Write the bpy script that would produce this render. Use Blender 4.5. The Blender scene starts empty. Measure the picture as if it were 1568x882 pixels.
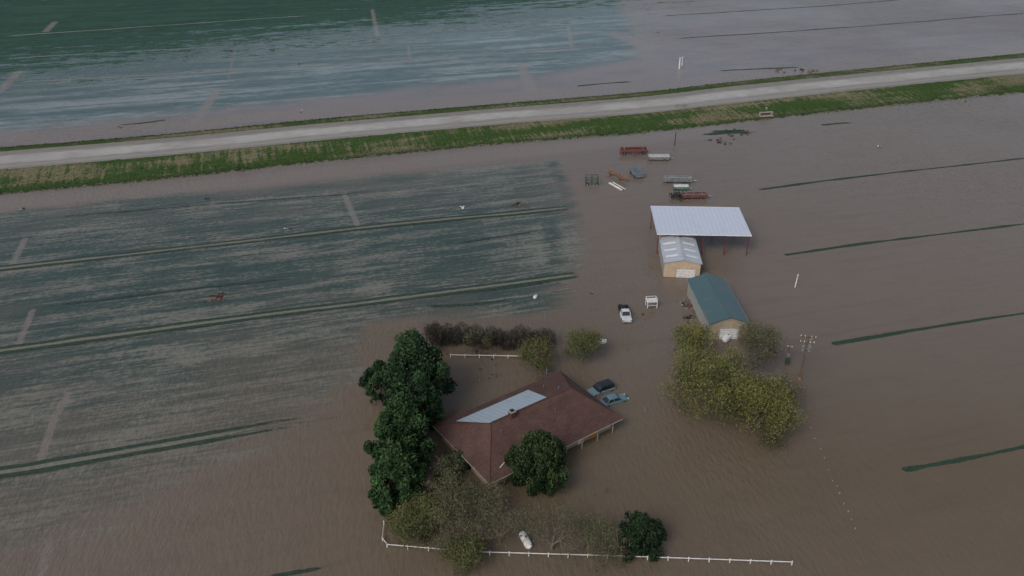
import bpy, math, random
import numpy as np
from mathutils import Vector, Matrix

random.seed(7); RNG = np.random.default_rng(7)
scene = bpy.context.scene
# ------------------------------------------------------------------ camera / pixel back-projection
H = 76.0; PITCH = math.radians(29.5); F = 1219.6
SP, CP = math.sin(PITCH), math.cos(PITCH)
cam_d = bpy.data.cameras.new("drone_camera"); cam = bpy.data.objects.new("drone_camera", cam_d)
scene.collection.objects.link(cam); scene.camera = cam
cam.location = (0, 0, H); cam.rotation_euler = (math.pi/2-PITCH, 0, 0)
cam_d.lens = 28; cam_d.sensor_width = 36; cam_d.clip_end = 20000; cam_d.clip_start = 0.5

def S(u, v, h=0.0):
    """world position (m) of image pixel u, v, back-projected through the camera to height h"""
    a = (u-784)/F; b = (v-441)/F
    t = (H-h)/(SP+b*CP)
    return (a*t, t*(CP-b*SP), h)

# ------------------------------------------------------------------ node helpers
class NT:
    def __init__(s, nt): s.nt = nt; s.n = nt.nodes; s.l = nt.links
    def node(s, typ, **kw):
        n = s.n.new(typ)
        for k, v in kw.items(): setattr(n, k, v)
        return n
    def setin(s, sock, v):
        if v is None: return
        if hasattr(v, 'is_linked') or isinstance(v, bpy.types.NodeSocket): s.l.new(v, sock)
        else:
            if isinstance(v, tuple) and len(v) == 3 and sock.type == 'RGBA': v = (*v, 1)
            sock.default_value = v
    def math(s, op, a, b=0.0, clamp=False):
        n = s.node('ShaderNodeMath', operation=op, use_clamp=clamp); s.setin(n.inputs[0], a); s.setin(n.inputs[1], b); return n.outputs[0]
    def mix(s, f, a, b):
        n = s.node('ShaderNodeMix', data_type='RGBA'); s.setin(n.inputs[0], f); s.setin(n.inputs[6], a); s.setin(n.inputs[7], b); return n.outputs[2]
    def noise(s, vec, scale=1, detail=3, rough=0.55):
        n = s.node('ShaderNodeTexNoise'); s.setin(n.inputs['Vector'], vec); n.inputs['Scale'].default_value = scale
        n.inputs['Detail'].default_value = detail; n.inputs['Roughness'].default_value = rough; return n.outputs[0]
    def sm(s, v, lo, hi, olo=0.0, ohi=1.0):
        n = s.node('ShaderNodeMapRange', interpolation_type='SMOOTHSTEP'); s.setin(n.inputs[0], v)
        n.inputs[1].default_value = lo; n.inputs[2].default_value = hi; n.inputs[3].default_value = olo; n.inputs[4].default_value = ohi; return n.outputs[0]
    def mapping(s, vec, rot=0, scale=(1, 1, 1)):
        n = s.node('ShaderNodeMapping'); s.setin(n.inputs['Vector'], vec)
        n.inputs['Rotation'].default_value = (0, 0, rot); n.inputs['Scale'].default_value = scale; return n.outputs[0]
    def attr(s, name):
        n = s.node('ShaderNodeAttribute', attribute_name=name); return n.outputs['Fac']
    def bump(s, h, strength=0.3, dist=0.1):
        n = s.node('ShaderNodeBump'); s.setin(n.inputs['Height'], h); n.inputs['Strength'].default_value = strength; n.inputs['Distance'].default_value = dist; return n.outputs[0]

def mat_base(name):
    m = bpy.data.materials.new(name); m.use_nodes = True
    N = NT(m.node_tree); b = m.node_tree.nodes['Principled BSDF']
    return m, N, b

_mc = {}
def M(name, col, rough=0.6, var=0.18, scale=1.5, metal=0.0, spec=0.4, dirt=None):
    """procedural paint / metal / timber with weathering variation"""
    if name in _mc: return _mc[name]
    m, N, b = mat_base(name)
    pos = N.node('ShaderNodeTexCoord').outputs['Object']
    n1 = N.noise(pos, scale, 4); n2 = N.noise(pos, scale*6, 2)
    f = N.math('ADD', N.math('MULTIPLY', n1, 0.7), N.math('MULTIPLY', n2, 0.3))
    dk = tuple(c*(1-var*2) for c in col); lt = tuple(min(1, c*(1+var)) for c in col)
    if dirt: dk = dirt
    c = N.mix(N.sm(f, 0.3, 0.68), dk, lt)
    N.setin(b.inputs['Base Color'], c); b.inputs['Roughness'].default_value = rough
    b.inputs['Metallic'].default_value = metal; b.inputs['Specular IOR Level'].default_value = spec
    _mc[name] = m; return m

# ------------------------------------------------------------------ mesh helpers
def np_obj(name, V, Q, mat, attrs=None, parent=None, smooth=False):
    V = np.asarray(V, dtype=np.float32); Q = np.asarray(Q, dtype=np.int32)
    me = bpy.data.meshes.new(name); k = Q.shape[1]
    me.vertices.add(len(V)); me.vertices.foreach_set('co', V.ravel())
    me.loops.add(Q.size); me.loops.foreach_set('vertex_index', Q.ravel())
    me.polygons.add(len(Q)); me.polygons.foreach_set('loop_start', np.arange(0, Q.size, k, dtype=np.int32))
    if smooth: me.polygons.foreach_set('use_smooth', np.ones(len(Q), dtype=bool))
    me.update(calc_edges=True)
    for an, av in (attrs or {}).items():
        at = me.attributes.new(an, 'FLOAT', 'POINT'); at.data.foreach_set('value', np.asarray(av, dtype=np.float32))
    me.materials.append(mat)
    o = bpy.data.objects.new(name, me); scene.collection.objects.link(o)
    if parent: o.parent = parent
    return o

def obj(name, V, Fc, mats, midx=None, parent=None, bevel=0, smooth=False):
    me = bpy.data.meshes.new(name); me.from_pydata([tuple(v) for v in V], [], Fc)
    for m in (mats if isinstance(mats, (list, tuple)) else [mats]): me.materials.append(m)
    if midx: me.polygons.foreach_set('material_index', midx)
    if smooth: me.polygons.foreach_set('use_smooth', [True]*len(Fc))
    me.update(); o = bpy.data.objects.new(name, me); scene.collection.objects.link(o)
    if parent: o.parent = parent
    if bevel:
        md = o.modifiers.new('bevel', 'BEVEL'); md.width = bevel; md.segments = 2; md.limit_method = 'ANGLE'
    return o

def empty(name, loc, yaw=0.0):
    e = bpy.data.objects.new(name, None); scene.collection.objects.link(e)
    e.location = loc; e.rotation_euler = (0, 0, yaw); return e

class MB:
    def __init__(s): s.V = []; s.F = []; s.I = []; s.mats = []
    def mi(s, m):
        if m not in s.mats: s.mats.append(m)
        return s.mats.index(m)
    def add(s, V, Fc, m):
        o = len(s.V); s.V += [tuple(v) for v in V]; s.F += [tuple(i+o for i in f) for f in Fc]; s.I += [s.mi(m)]*len(Fc)
    def box(s, c, d, m, yaw=0, top=1.0, rot=None):
        x, y, z = d[0]/2, d[1]/2, d[2]/2; vs = []
        for sz, k in ((-1, 1), (1, top)):
            for sx, sy in ((-1, -1), (1, -1), (1, 1), (-1, 1)): vs.append(Vector((sx*x*k, sy*y*k, sz*z)))
        R = rot if rot else Matrix.Rotation(yaw, 3, 'Z')
        vs = [R@v+Vector(c) for v in vs]
        s.add(vs, [(3, 2, 1, 0), (4, 5, 6, 7), (0, 1, 5, 4), (1, 2, 6, 5), (2, 3, 7, 6), (3, 0, 4, 7)], m)
    def cyl(s, p0, p1, r, m, n=10, r2=None):
        p0 = Vector(p0); p1 = Vector(p1); d = (p1-p0); r2 = r if r2 is None else r2
        q = d.to_track_quat('Z', 'Y').to_matrix(); vs = []
        for p, rr in ((p0, r), (p1, r2)):
            for i in range(n):
                a = 2*math.pi*i/n; vs.append(p+q@Vector((rr*math.cos(a), rr*math.sin(a), 0)))
        fs = [(i, (i+1) % n, n+(i+1) % n, n+i) for i in range(n)]+[tuple(range(n-1, -1, -1)), tuple(range(n, 2*n))]
        s.add(vs, fs, m)
    def wheel(s, c, r, w, m, hub):
        s.cyl((c[0], c[1]-w/2, c[2]), (c[0], c[1]+w/2, c[2]), r, m, 14)
        s.cyl((c[0], c[1]-w/2-.02, c[2]), (c[0], c[1]+w/2+.02, c[2]), r*.5, hub, 10)
    def make(s, name, parent=None, bevel=0, smooth=False):
        return obj(name, s.V, s.F, s.mats, s.I, parent, bevel, smooth)

# ------------------------------------------------------------------ world + light
w = bpy.data.worlds.new("World"); scene.world = w; w.use_nodes = True
W = NT(w.node_tree); sky = W.node('ShaderNodeTexSky', sky_type='NISHITA'); sky.sun_disc = False
SUN_EL = math.radians(42); SUN_AZ = math.radians(215)
sky.sun_elevation = SUN_EL; sky.sun_rotation = SUN_AZ; sky.dust_density = 5; sky.air_density = 1.0; sky.ozone_density = 1.0
hs = W.node('ShaderNodeHueSaturation'); hs.inputs['Saturation'].default_value = .72; W.l.new(sky.outputs[0], hs.inputs['Color'])
bg = w.node_tree.nodes['Background']; W.l.new(hs.outputs[0], bg.inputs[0]); bg.inputs[1].default_value = 0.115
sd = bpy.data.lights.new("sun", 'SUN'); sd.energy = 0.9; sd.angle = math.radians(22); sd.color = (1, .96, .9)
so = bpy.data.objects.new("sun", sd); scene.collection.objects.link(so)
sdir = Vector((math.sin(SUN_AZ)*math.cos(SUN_EL), math.cos(SUN_AZ)*math.cos(SUN_EL), math.sin(SUN_EL)))
so.rotation_euler = sdir.to_track_quat('Z', 'Y').to_euler()
scene.view_settings.view_transform = 'Standard'; scene.view_settings.look = 'None'; scene.view_settings.exposure = 0

# ------------------------------------------------------------------ ground / flood water sheet
ROWROT = math.radians(-15.6)
xs = np.concatenate([[-9000, -4000, -2000, -1000, -600, -400], np.arange(-295, 296, 0.65), [400, 600, 1000, 2000, 4000, 9000]])
ys = np.concatenate([[-3000, -1000, -300, -60, 20], np.arange(48, 465, 0.65), [500, 600, 900, 1500, 3000, 9000]])
X, Y = np.meshgrid(xs, ys); nx, ny = len(xs), len(ys)
P = np.stack([X.ravel(), Y.ravel()], 1)
def segd(P_, a, b):
    ab = b-a; ap = P_-a; t = np.clip((ap@ab)/(ab@ab), 0, 1); q = ap-t[:, None]*ab; return (q**2).sum(1)
def poly_mask(px, fall):
    pts = np.array([S(*p)[:2] for p in px]); n = len(pts); d = np.full(len(P), 1e9); ins = np.zeros(len(P), bool)
    for i in range(n):
        a = pts[i]; b = pts[(i+1) % n]; d = np.minimum(d, segd(P, a, b))
        c = ((a[1] > P[:, 1]) != (b[1] > P[:, 1])) & (P[:, 0] < (b[0]-a[0])*(P[:, 1]-a[1])/(b[1]-a[1]+1e-12)+a[0]); ins ^= c
    d = np.sqrt(d)*np.where(ins, 1, -1)
    return np.clip(.5+d/(2*fall), 0, 1)
def line_mask(lines):
    out = np.zeros(len(P))
    for px, w_, k in lines:
        pts = np.array([S(*p)[:2] for p in px]); lo = pts.min(0)-w_*1.5; hi = pts.max(0)+w_*1.5
        sel = np.where((P[:, 0] > lo[0]) & (P[:, 0] < hi[0]) & (P[:, 1] > lo[1]) & (P[:, 1] < hi[1]))[0]
        if len(sel) == 0: continue
        d = np.full(len(sel), 1e9)
        for i in range(len(pts)-1): d = np.minimum(d, segd(P[sel], pts[i], pts[i+1]))
        out[sel] = np.maximum(out[sel], k*np.clip(1-np.sqrt(d)/w_, 0, 1))
    return out
m_field = poly_mask([(-300, 355), (0, 322), (400, 283), (700, 260), (855, 247), (885, 335), (886, 425), (845, 480), (700, 492), (565, 500), (555, 560), (480, 640), (330, 700), (220, 770), (60, 840), (-200, 900)], 6)
m_dark = poly_mask([(-200, 345), (0, 325), (500, 285), (700, 268), (840, 255), (880, 330), (880, 420), (820, 475), (560, 490), (300, 560), (0, 660), (-200, 720)], 30)
m_green = poly_mask([(-400, 165), (0, 112), (300, 72), (600, 36), (800, 12), (950, -12), (960, -80), (-400, -80)], 60)
m_skyrefl = poly_mask([(-400, 225), (0, 202), (400, 160), (800, 118), (975, 90), (985, 40), (955, 2), (955, -80), (-400, -80)], 14)
m_north = poly_mask([(-400, 270), (0, 245), (500, 200), (1000, 155), (1568, 100), (2000, 65), (1950, -150), (-600, -150)], 4)
m_se = poly_mask([(900, 620), (1300, 600), (1700, 560), (1800, 950), (500, 980), (560, 500), (870, 500)], 45)
m_mud = line_mask([([(-150, 328), (0, 313), (400, 275), (800, 232), (1100, 200)], 8, 1), ([(-150, 228), (0, 214), (400, 178), (784, 150), (1100, 120), (1568, 76)], 10, 1), ([(948, -10), (985, 60), (1010, 120), (1030, 150)], 10, .7)])
m_trk = line_mask([([(333, 138), (298, 188)], 3.0, 1), ([(527, 297), (549, 349)], 1.3, 1), ([(104, 603), (84, 640), (62, 704)], 1.1, 1), ([(38, 366), (14, 416)], 1.4, .9), ([(50, 475), (28, 528)], 1.2, .9), ([(798, 98), (814, 140)], 4.5, .9), ([(945, 52), (990, 72)], 9, 1), ([(570, 15), (578, 55)], 2.2, .8), ([(28, 110), (0, 140)], 3, 1), ([(84, 34), (70, 48)], 3, .9), ([(75, 825), (62, 890)], 1.1, .8), ([(360, 75), (350, 120)], 2, .6), ([(625, 70), (628, 95)], 2, .7), ([(870, 40), (876, 75)], 2.5, .7)])
m_edge = line_mask([([(848, 250), (868, 285), (880, 330)], 2.6, 1), ([(845, 340), (850, 400)], 3, .8), ([(680, 470), (840, 430)], 4, .7), ([(200, 315), (640, 270)], 5, .7), ([(620, 440), (880, 470)], 4, .5), ([(0, 345), (300, 312)], 5, .5), ([(-100, 745), (160, 715)], 3, .6)])
Q = (np.arange(ny-1)[:, None]*nx+np.arange(nx-1)[None, :]).ravel()
Q = np.stack([Q, Q+1, Q+nx+1, Q+nx], 1)
gm, N, b = mat_base("flood_water")
pos = N.node('ShaderNodeNewGeometry').outputs['Position']
rv = N.mapping(pos, ROWROT)
n_big = N.noise(N.mapping(pos, 0, (.012, .012, 0)), 1, 3)
n_mid = N.noise(N.mapping(rv, 0, (.05, .10, 0)), 1, 4)
n_str = N.noise(N.mapping(rv, 0, (.03, .45, 0)), 1, 4, .6)
n_row = N.noise(N.mapping(rv, 0, (.12, 1.6, 0)), 1, 3, .6)
n_spk = N.noise(N.mapping(rv, 0, (.9, 1.3, 0)), 1, 4, .7)
n_far = N.noise(N.mapping(rv, 0, (.012, .11, 0)), 1, 5, .65)
n_fs = N.noise(N.mapping(rv, 0, (.12, .30, 0)), 1, 5, .75)
brown = N.mix(N.sm(n_big, .3, .7), (.130, .102, .070), (.106, .082, .054))
brown = N.mix(N.sm(N.attr('m_se'), .1, .9), (.152, .124, .104), brown)
brown = N.mix(N.math('MULTIPLY', N.sm(n_mid, .45, .75), .35), brown, (.145, .120, .090))
brown = N.mix(N.math('MULTIPLY', N.sm(n_str, .5, .8), .3), brown, (.092, .072, .050))
brown = N.mix(N.math('MULTIPLY', N.sm(n_fs, .45, .75), .22), brown, (.088, .070, .050))
def addn(a, *terms):
    for t, k in terms: a = N.math('ADD', a, N.math('MULTIPLY', N.math('SUBTRACT', t, .5), k))
    return a
# crop field
Ff = N.sm(addn(N.attr('m_field'), (n_str, .9), (n_mid, 1.1), (n_spk, .5)), .28, .74)
tone = addn(0.5, (n_str, 1.7), (n_row, 1.5), (n_spk, 1.6), (n_mid, 1.2), (n_fs, 1.0))
tone = N.math('SUBTRACT', tone, N.math('MULTIPLY', N.math('SUBTRACT', N.attr('m_dark'), .5), .25))
tone = N.math('SUBTRACT', tone, N.math('MULTIPLY', N.attr('m_edge'), .5))
fieldc = N.mix(N.sm(tone, .14, .98), (.028, .056, .050), (.165, .165, .142))  # crop and silt tones, with the sky's reflection mixed into the base colour
Fs = N.math('MULTIPLY', Ff, N.sm(addn(N.attr('m_dark'), (n_mid, 1.4), (n_spk, .7), (n_big, .8)), -.05, .85, .34, .95))
col = N.mix(Fs, brown, fieldc)
# north side
nor = N.mix(N.sm(addn(n_mid, (n_far, .8)), .25, .75), (.185, .156, .152), (.145, .132, .138))
col = N.mix(N.attr('m_north'), col, nor)
skyrefl = N.mix(N.sm(addn(.5, (n_far, 2.6), (n_fs, 1.5), (n_str, 1.1)), .25, 1.0), (.045, .092, .098), (.200, .245, .255))  # reflected sky and pale glint streaks painted into the water colour
Bf = N.math('MULTIPLY', N.attr('m_north'), N.sm(addn(N.attr('m_skyrefl'), (n_str, .6), (n_spk, .3), (n_mid, .4), (n_fs, .4)), .25, .75))
col = N.mix(N.math('MULTIPLY', Bf, .95), col, skyrefl)
mud = N.mix(n_spk, (.160, .132, .116), (.205, .174, .156))
col = N.mix(N.math('MULTIPLY', N.sm(addn(N.attr('m_mud'), (n_str, .8), (n_fs, .6)), .15, .75), .65), col, mud)
g0 = N.math('MULTIPLY', N.attr('m_north'), N.sm(addn(N.attr('m_green'), (n_far, 1.9), (n_fs, 2.0), (n_spk, .9), (n_row, .9), (n_str, .6)), .30, .66))
g0 = N.math('MULTIPLY', g0, N.sm(N.attr('m_green'), 0, .15))
green = N.mix(N.sm(addn(.5, (n_row, 1.3), (n_spk, 1), (n_far, 1), (n_str, 1)), .2, .85), (.007, .034, .020), (.026, .080, .046))
col = N.mix(g0, col, green)
col = N.mix(N.math('MULTIPLY', N.sm(addn(N.attr('m_trk'), (n_fs, .5), (n_spk, .5)), .28, .68), .7), col, (.190, .168, .152))
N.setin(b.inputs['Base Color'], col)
rough = N.math('ADD', N.math('MULTIPLY', g0, .5), N.math('ADD', .11, N.math('MULTIPLY', Fs, .16)))
N.setin(b.inputs['Roughness'], rough)
b.inputs['IOR'].default_value = 1.33
rip = N.noise(N.mapping(pos, math.radians(35), (1.1, .40, 0)), 1.5, 2, .6)
rip2 = N.noise(N.mapping(pos, math.radians(20), (.5, .25, 0)), .6, 2)
rip = N.math('MULTIPLY', rip, N.sm(n_big, .38, .62, .7, 1.6))
N.setin(b.inputs['Normal'], N.bump(N.math('ADD', rip, N.math('MULTIPLY', rip2, .9)), .65, .22))
V = np.concatenate([P, np.zeros((len(P), 1))], 1)
np_obj("flood_water", V, Q, gm, dict(m_field=m_field, m_dark=m_dark, m_green=m_green, m_skyrefl=m_skyrefl, m_north=m_north, m_se=m_se, m_mud=m_mud, m_trk=m_trk, m_edge=m_edge))

# ------------------------------------------------------------------ soft irregular strips lying on the water
def strip_mat(name, c1, c2, thr=.5, soft=.25, k=1.0, nscale=(.35, 1.6), rough=.6, spec=.3):
    m, N, b = mat_base(name)
    rv = N.mapping(N.node('ShaderNodeNewGeometry').outputs['Position'], ROWROT)
    n1 = N.noise(N.mapping(rv, 0, (nscale[0], nscale[1], 0)), 1, 4, .65); n2 = N.noise(rv, 1.7, 3)
    N.setin(b.inputs['Base Color'], N.mix(N.sm(n2, .3, .7), c1, c2))
    b.inputs['Roughness'].default_value = rough; b.inputs['Specular IOR Level'].default_value = spec
    a = N.attr('a'); v = N.math('ADD', a, N.math('MULTIPLY', N.math('SUBTRACT', n1, .5), k))
    N.setin(b.inputs['Alpha'], N.sm(v, thr-soft, thr+soft)); return m

def strip(name, pts, width, mat, z, fade=(0.05, 0.05), off=0.0, dens=1.0, wob=.25, seed=0, parent=None, world=False, wid2=None):
    r = np.random.default_rng(seed+11)
    W_ = [np.array(p[:2]) if world else np.array(S(*p)[:2]) for p in pts]
    seg = [np.linalg.norm(W_[i+1]-W_[i]) for i in range(len(W_)-1)]; L = sum(seg); n = max(4, int(L/1.5))
    cum = np.concatenate([[0], np.cumsum(seg)]); t = np.linspace(0, L, n)
    c = np.stack([np.interp(t, cum, [p[k] for p in W_]) for k in (0, 1)], 1)
    d = np.gradient(c, axis=0); d /= np.linalg.norm(d, axis=1)[:, None]; nr = np.stack([-d[:, 1], d[:, 0]], 1)
    wobn = np.interp(t, np.linspace(0, L, max(3, int(L/12))), r.normal(0, wob, max(3, int(L/12))))
    c = c+nr*(off+wobn)[:, None]
    ww = np.interp(t, [0, L], [width, wid2 or width])*(1+.25*np.interp(t, np.linspace(0, L, max(3, int(L/4))), r.normal(0, 1, max(3, int(L/4)))))
    ends = np.clip(np.minimum(t/(L*fade[0]+1e-6), (L-t)/(L*fade[1]+1e-6)), 0, 1)
    Vv, A = [], []
    for k, av in ((-1, 0), (-.5, .75), (0, 1), (.5, .75), (1, 0)):
        Vv.append(np.concatenate([c+nr*(k*ww/2)[:, None], np.full((n, 1), z)], 1)); A.append(av*ends*dens)
    Vv = np.concatenate(Vv); A = np.concatenate(A); Qs = []
    for k in range(4):
        i = np.arange(n-1); Qs.append(np.stack([(k+1)*n+i, k*n+i, k*n+i+1, (k+1)*n+i+1], 1))
    return np_obj(name, Vv, np.concatenate(Qs), mat, dict(a=A), parent)

g_dark = strip_mat("drowned_crop", (.014, .034, .025), (.038, .060, .044), .42, .2, 1.1, rough=.7)
g_pale = strip_mat("silt_berm", (.175, .175, .142), (.125, .13, .105), .4, .35, .9, rough=.5)
g_green = strip_mat("berm_grass", (.014, .042, .024), (.030, .058, .038), .43, .15, 1.1, rough=.8)
g_silt = strip_mat("silt_line", (.20, .19, .175), (.16, .155, .145), .42, .3, .8, rough=.3)
berms = [[(-150, 429), (0, 412), (300, 378), (600, 344), (876, 318)], [(-150, 559), (0, 538), (300, 497), (600, 458), (890, 420)], [(-150, 746), (0, 723), (250, 683), (420, 652), (565, 636)]]
for i, bp in enumerate(berms):
    e = empty("field_berm", S(*bp[2]), 0); e.location = (0, 0, 0)
    f = (.02, .02) if i < 2 else (.02, .5)
    strip("upper_crop_line", bp, 1.1, g_dark, .02, f, 1.0, 1, .1, i, e)
    strip("silt_crest", bp, 1.2, g_pale, .035, f, 0.1, 1, .1, i, e)
    strip("lower_crop_line", bp, 1.1, g_dark, .05, f, -.85, 1, .1, i, e)
for i, (a, c_, n_) in enumerate([((0, 478), (560, 412), .6), ((0, 340), (700, 282), .6), ((660, 455), (870, 428), 1), ((640, 470), (800, 460), .9), ((680, 375), (860, 350), .6)]):
    strip("crop_row_line", [a, c_], 1.3, g_dark, .024, (.2, .3), 0, n_*.8, .3, 20+i)
for i, (p, wd) in enumerate([([(1157, 291), (1260, 277), (1568, 242), (1750, 220)], 1.3), ([(1196, 391), (1330, 372), (1568, 343), (1750, 320)], 1.3), ([(1268, 528), (1400, 505), (1568, 480), (1750, 452)], 1.2), ([(1376, 720), (1480, 702), (1568, 684), (1750, 645)], 1.05)]):
    strip("field_berm", p, wd, g_green, .03, (.02, .02), 0, 1.0, .12, 40+i, wid2=wd*.45)
for i, p in enumerate([[(1007, 25), (1250, 10), (1400, -2)], [(1020, 60), (1300, 42), (1568, 20), (1700, 10)], [(0, 128), (400, 106), (700, 87), (960, 66)], [(0, 90), (400, 68), (800, 40)], [(1100, 108), (1230, 103)], [(880, 132), (970, 125)], [(180, 192), (260, 184)], [(0, 56), (500, 22)]]):
    strip("north_field_berm", p, 1.7, g_green if i in (0, 1, 4, 5, 6) else g_silt, .03, (.04, .1), 0, .75 if i != 2 else .95, .3, 60+i)
for i, (p, wd) in enumerate([([(1068, 207), (1110, 203), (1165, 202)], 2.2), ([(1250, 191), (1310, 187)], 1.5), ([(1085, 201), (1150, 200)], 1.8)]):
    strip("grass_spit", p, wd, g_green, .07, (.2, .3), 0, .9, .4, 110+i)
strip("crop_row_line", [(400, 885), (500, 867)], .7, g_dark, .03, (.3, .2), 0, .8, .1, 117)

# ------------------------------------------------------------------ road embankment
us = np.array([-200, 0, 250, 500, 784, 1000, 1100, 1350, 1568, 1800])
tb = {  # image pixel rows:     toeN  shoulderN roadN roadS bankS toeS
 'tn': [243, 226, 206, 180.5, 157, 140, 127, 102, 81, 61],
 'sn': [246, 229, 209, 184, 160, 143, 130.5, 105.5, 84.5, 65],
 'rn': [249, 232, 212, 188, 164, 147, 134, 109, 88, 68],
 'rs': [278, 260, 239, 214, 189, 173, 161, 134, 113, 93],
 'bs': [281, 263, 242, 217, 192, 175.5, 163, 136, 115, 95],
 'ts': [317, 299, 276, 248, 220, 204, 192, 164, 143, 122]}
uu = np.linspace(-200, 1800, 400)
def row(key, h):
    v = np.interp(uu, us, tb[key]); k = np.hanning(41); k /= k.sum()
    v = np.convolve(np.pad(v, 20, mode='reflect', reflect_type='odd'), k, 'valid')
    return np.array([S(a, c, h) for a, c in zip(uu, v)])
RZ = 1.3
R = {'tn': row('tn', -.1), 'sn': row('sn', RZ*.85), 'rn': row('rn', RZ), 'rs': row('rs', RZ), 'bs': row('bs', RZ-.08), 'ts': row('ts', -.1)}
def band(name, keys, mat, sub=4, jit=0.0, z=0.0, ext=True):
    rows = []
    for a, c in zip(keys[:-1], keys[1:]):
        for k in range(sub): rows.append(R[a]*(1-k/sub)+R[c]*(k/sub))
    rows.append(R[keys[-1]]); n = len(uu); rows = [r.copy() for r in rows]
    for j, r in enumerate(rows):
        if jit: r[:, 2] += RNG.normal(0, jit, n); r[:, 1] += RNG.normal(0, jit*2, n)
    Vv = np.concatenate(rows); Vv[:, 2] += z; Qs = []
    for k in range(len(rows)-1):
        i = np.arange(n-1); Qs.append(np.stack([(k+1)*n+i, (k+1)*n+i+1, k*n+i+1, k*n+i], 1))
    tt = np.concatenate([np.full(n, j/(len(rows)-1)) for j in range(len(rows))])
    return np_obj(name, Vv, np.concatenate(Qs), mat, dict(t=tt), smooth=True)
rm, N, b = mat_base("gravel_road")
pos = N.node('ShaderNodeNewGeometry').outputs['Position']; rv = N.mapping(pos, math.radians(-17.5))
t = N.attr('t')
n1 = N.noise(N.mapping(rv, 0, (.04, .5, 0)), 1, 5, .65); n2 = N.noise(N.mapping(rv, 0, (.3, 1.2, 0)), 1, 4); n3 = N.noise(pos, .05, 2)
tw = N.math('ADD', t, N.math('MULTIPLY', N.math('SUBTRACT', n1, .5), .3))
trk = N.math('MULTIPLY', N.sm(tw, .18, .36), N.sm(tw, .58, .78, 1, 0))
c0 = N.mix(N.sm(n2, .3, .7), (.16, .150, .132), (.225, .21, .19))
c1 = N.mix(N.sm(n2, .3, .7), (.31, .305, .29), (.41, .405, .39))
cc = N.mix(N.math('MULTIPLY', trk, N.sm(n3, .2, .6, .45, 1)), c0, c1)
edge = N.math('MULTIPLY', N.sm(tw, .72, .8), N.sm(tw, .86, .95, 1, 0))
cc = N.mix(N.math('MULTIPLY', edge, .6), cc, (.30, .29, .27))
N.setin(b.inputs['Base Color'], cc); b.inputs['Roughness'].default_value = .55
N.setin(b.inputs['Normal'], N.bump(n2, .4, .1))
bm_, N, b = mat_base("bank_grass")
pos = N.node('ShaderNodeNewGeometry').outputs['Position']; rv = N.mapping(pos, math.radians(-17.5))
n1 = N.noise(N.mapping(rv, 0, (.9, .08, 0)), 1, 3); n2 = N.noise(N.mapping(rv, 0, (.025, .12, 0)), 1, 4); n3 = N.noise(pos, 1.5, 5, .7)
g = N.mix(N.sm(n3, .3, .7), (.022, .052, .014), (.060, .100, .028))
tan = N.mix(N.sm(n3, .3, .7), (.100, .098, .052), (.20, .18, .12))
f = N.math('ADD', N.math('MULTIPLY', n1, .7), N.math('MULTIPLY', n2, 1.3)); f = N.math('ADD', f, N.math('MULTIPLY', n3, .3))
cc = N.mix(N.sm(f, 1.08, 1.32), g, tan)
cc = N.mix(N.sm(N.math('ADD', N.attr('t'), N.math('MULTIPLY', n3, .15)), .93, 1.05), cc, (.035, .06, .025))
N.setin(b.inputs['Base Color'], cc); b.inputs['Roughness'].default_value = .9; b.inputs['Specular IOR Level'].default_value = .1
N.setin(b.inputs['Normal'], N.bump(n3, .8, .3))
band("gravel_road", ['rn', 'rs'], rm, 8, .015, 0)
band("road_verge", ['tn', 'sn', 'rn'], bm_, 3, .04)
band("grass_embankment", ['rs', 'bs', 'ts'], bm_, 5, .07)

# ------------------------------------------------------------------ foliage
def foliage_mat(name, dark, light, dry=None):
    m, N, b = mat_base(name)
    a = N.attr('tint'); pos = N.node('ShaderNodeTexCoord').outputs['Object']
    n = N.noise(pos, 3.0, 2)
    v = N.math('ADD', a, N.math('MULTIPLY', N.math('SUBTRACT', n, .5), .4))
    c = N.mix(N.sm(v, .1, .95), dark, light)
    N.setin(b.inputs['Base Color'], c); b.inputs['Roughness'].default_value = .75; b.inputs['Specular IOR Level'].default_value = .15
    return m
bark = M("bark", (.085, .065, .05), .9, .3, 3); twig = M("pale_twig", (.17, .148, .12), .9, .25, 3); darktwig = M("dark_twig", (.050, .038, .030), .9, .3, 3)

def leaves(centers, size, tint, up=0.0, aspect=.5):
    n = len(centers); a = RNG.normal(size=(n, 3)); a[:, 2] += up*2; a /= np.linalg.norm(a, axis=1)[:, None]
    bq = np.cross(a, RNG.normal(size=(n, 3))); bq /= np.linalg.norm(bq, axis=1)[:, None]
    s = size*RNG.uniform(.6, 1.3, n)[:, None]
    v = np.stack([centers-a*s, centers+bq*s*aspect, centers+a*s, centers-bq*s*aspect], 1).reshape(-1, 3)
    return v, np.arange(4*n).reshape(-1, 4), np.repeat(tint, 4)

def branches(mb, p, d, L, r, depth, mat, spread=.6, tips=None, up=.15):
    d = d.normalized(); q = p.copy(); nseg = 2
    for k in range(nseg):
        d2 = (d+Vector(RNG.normal(0, .12, 3))+Vector((0, 0, up*.3))).normalized(); e = q+d2*(L/nseg); r2 = r*(.82)
        mb.cyl(q, e, r, mat, 5 if depth > 2 else 3, r2); q = e; r = r2; d = d2
        if depth > 0 and k == 0 and RNG.random() < .7:
            dd = (d+Vector(RNG.normal(0, spread, 3))+Vector((0, 0, up))).normalized(); branches(mb, q, dd, L*.62, r*.55, depth-1, mat, spread, tips, up)
    if tips is not None and depth <= 1: tips.append(tuple(q))
    if depth > 0:
        for k in range(3):
            dd = (d+Vector(RNG.normal(0, spread, 3))+Vector((0, 0, up))).normalized()
            branches(mb, q, dd, L*.72, r*.62, depth-1, mat, spread, tips, up)

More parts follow.
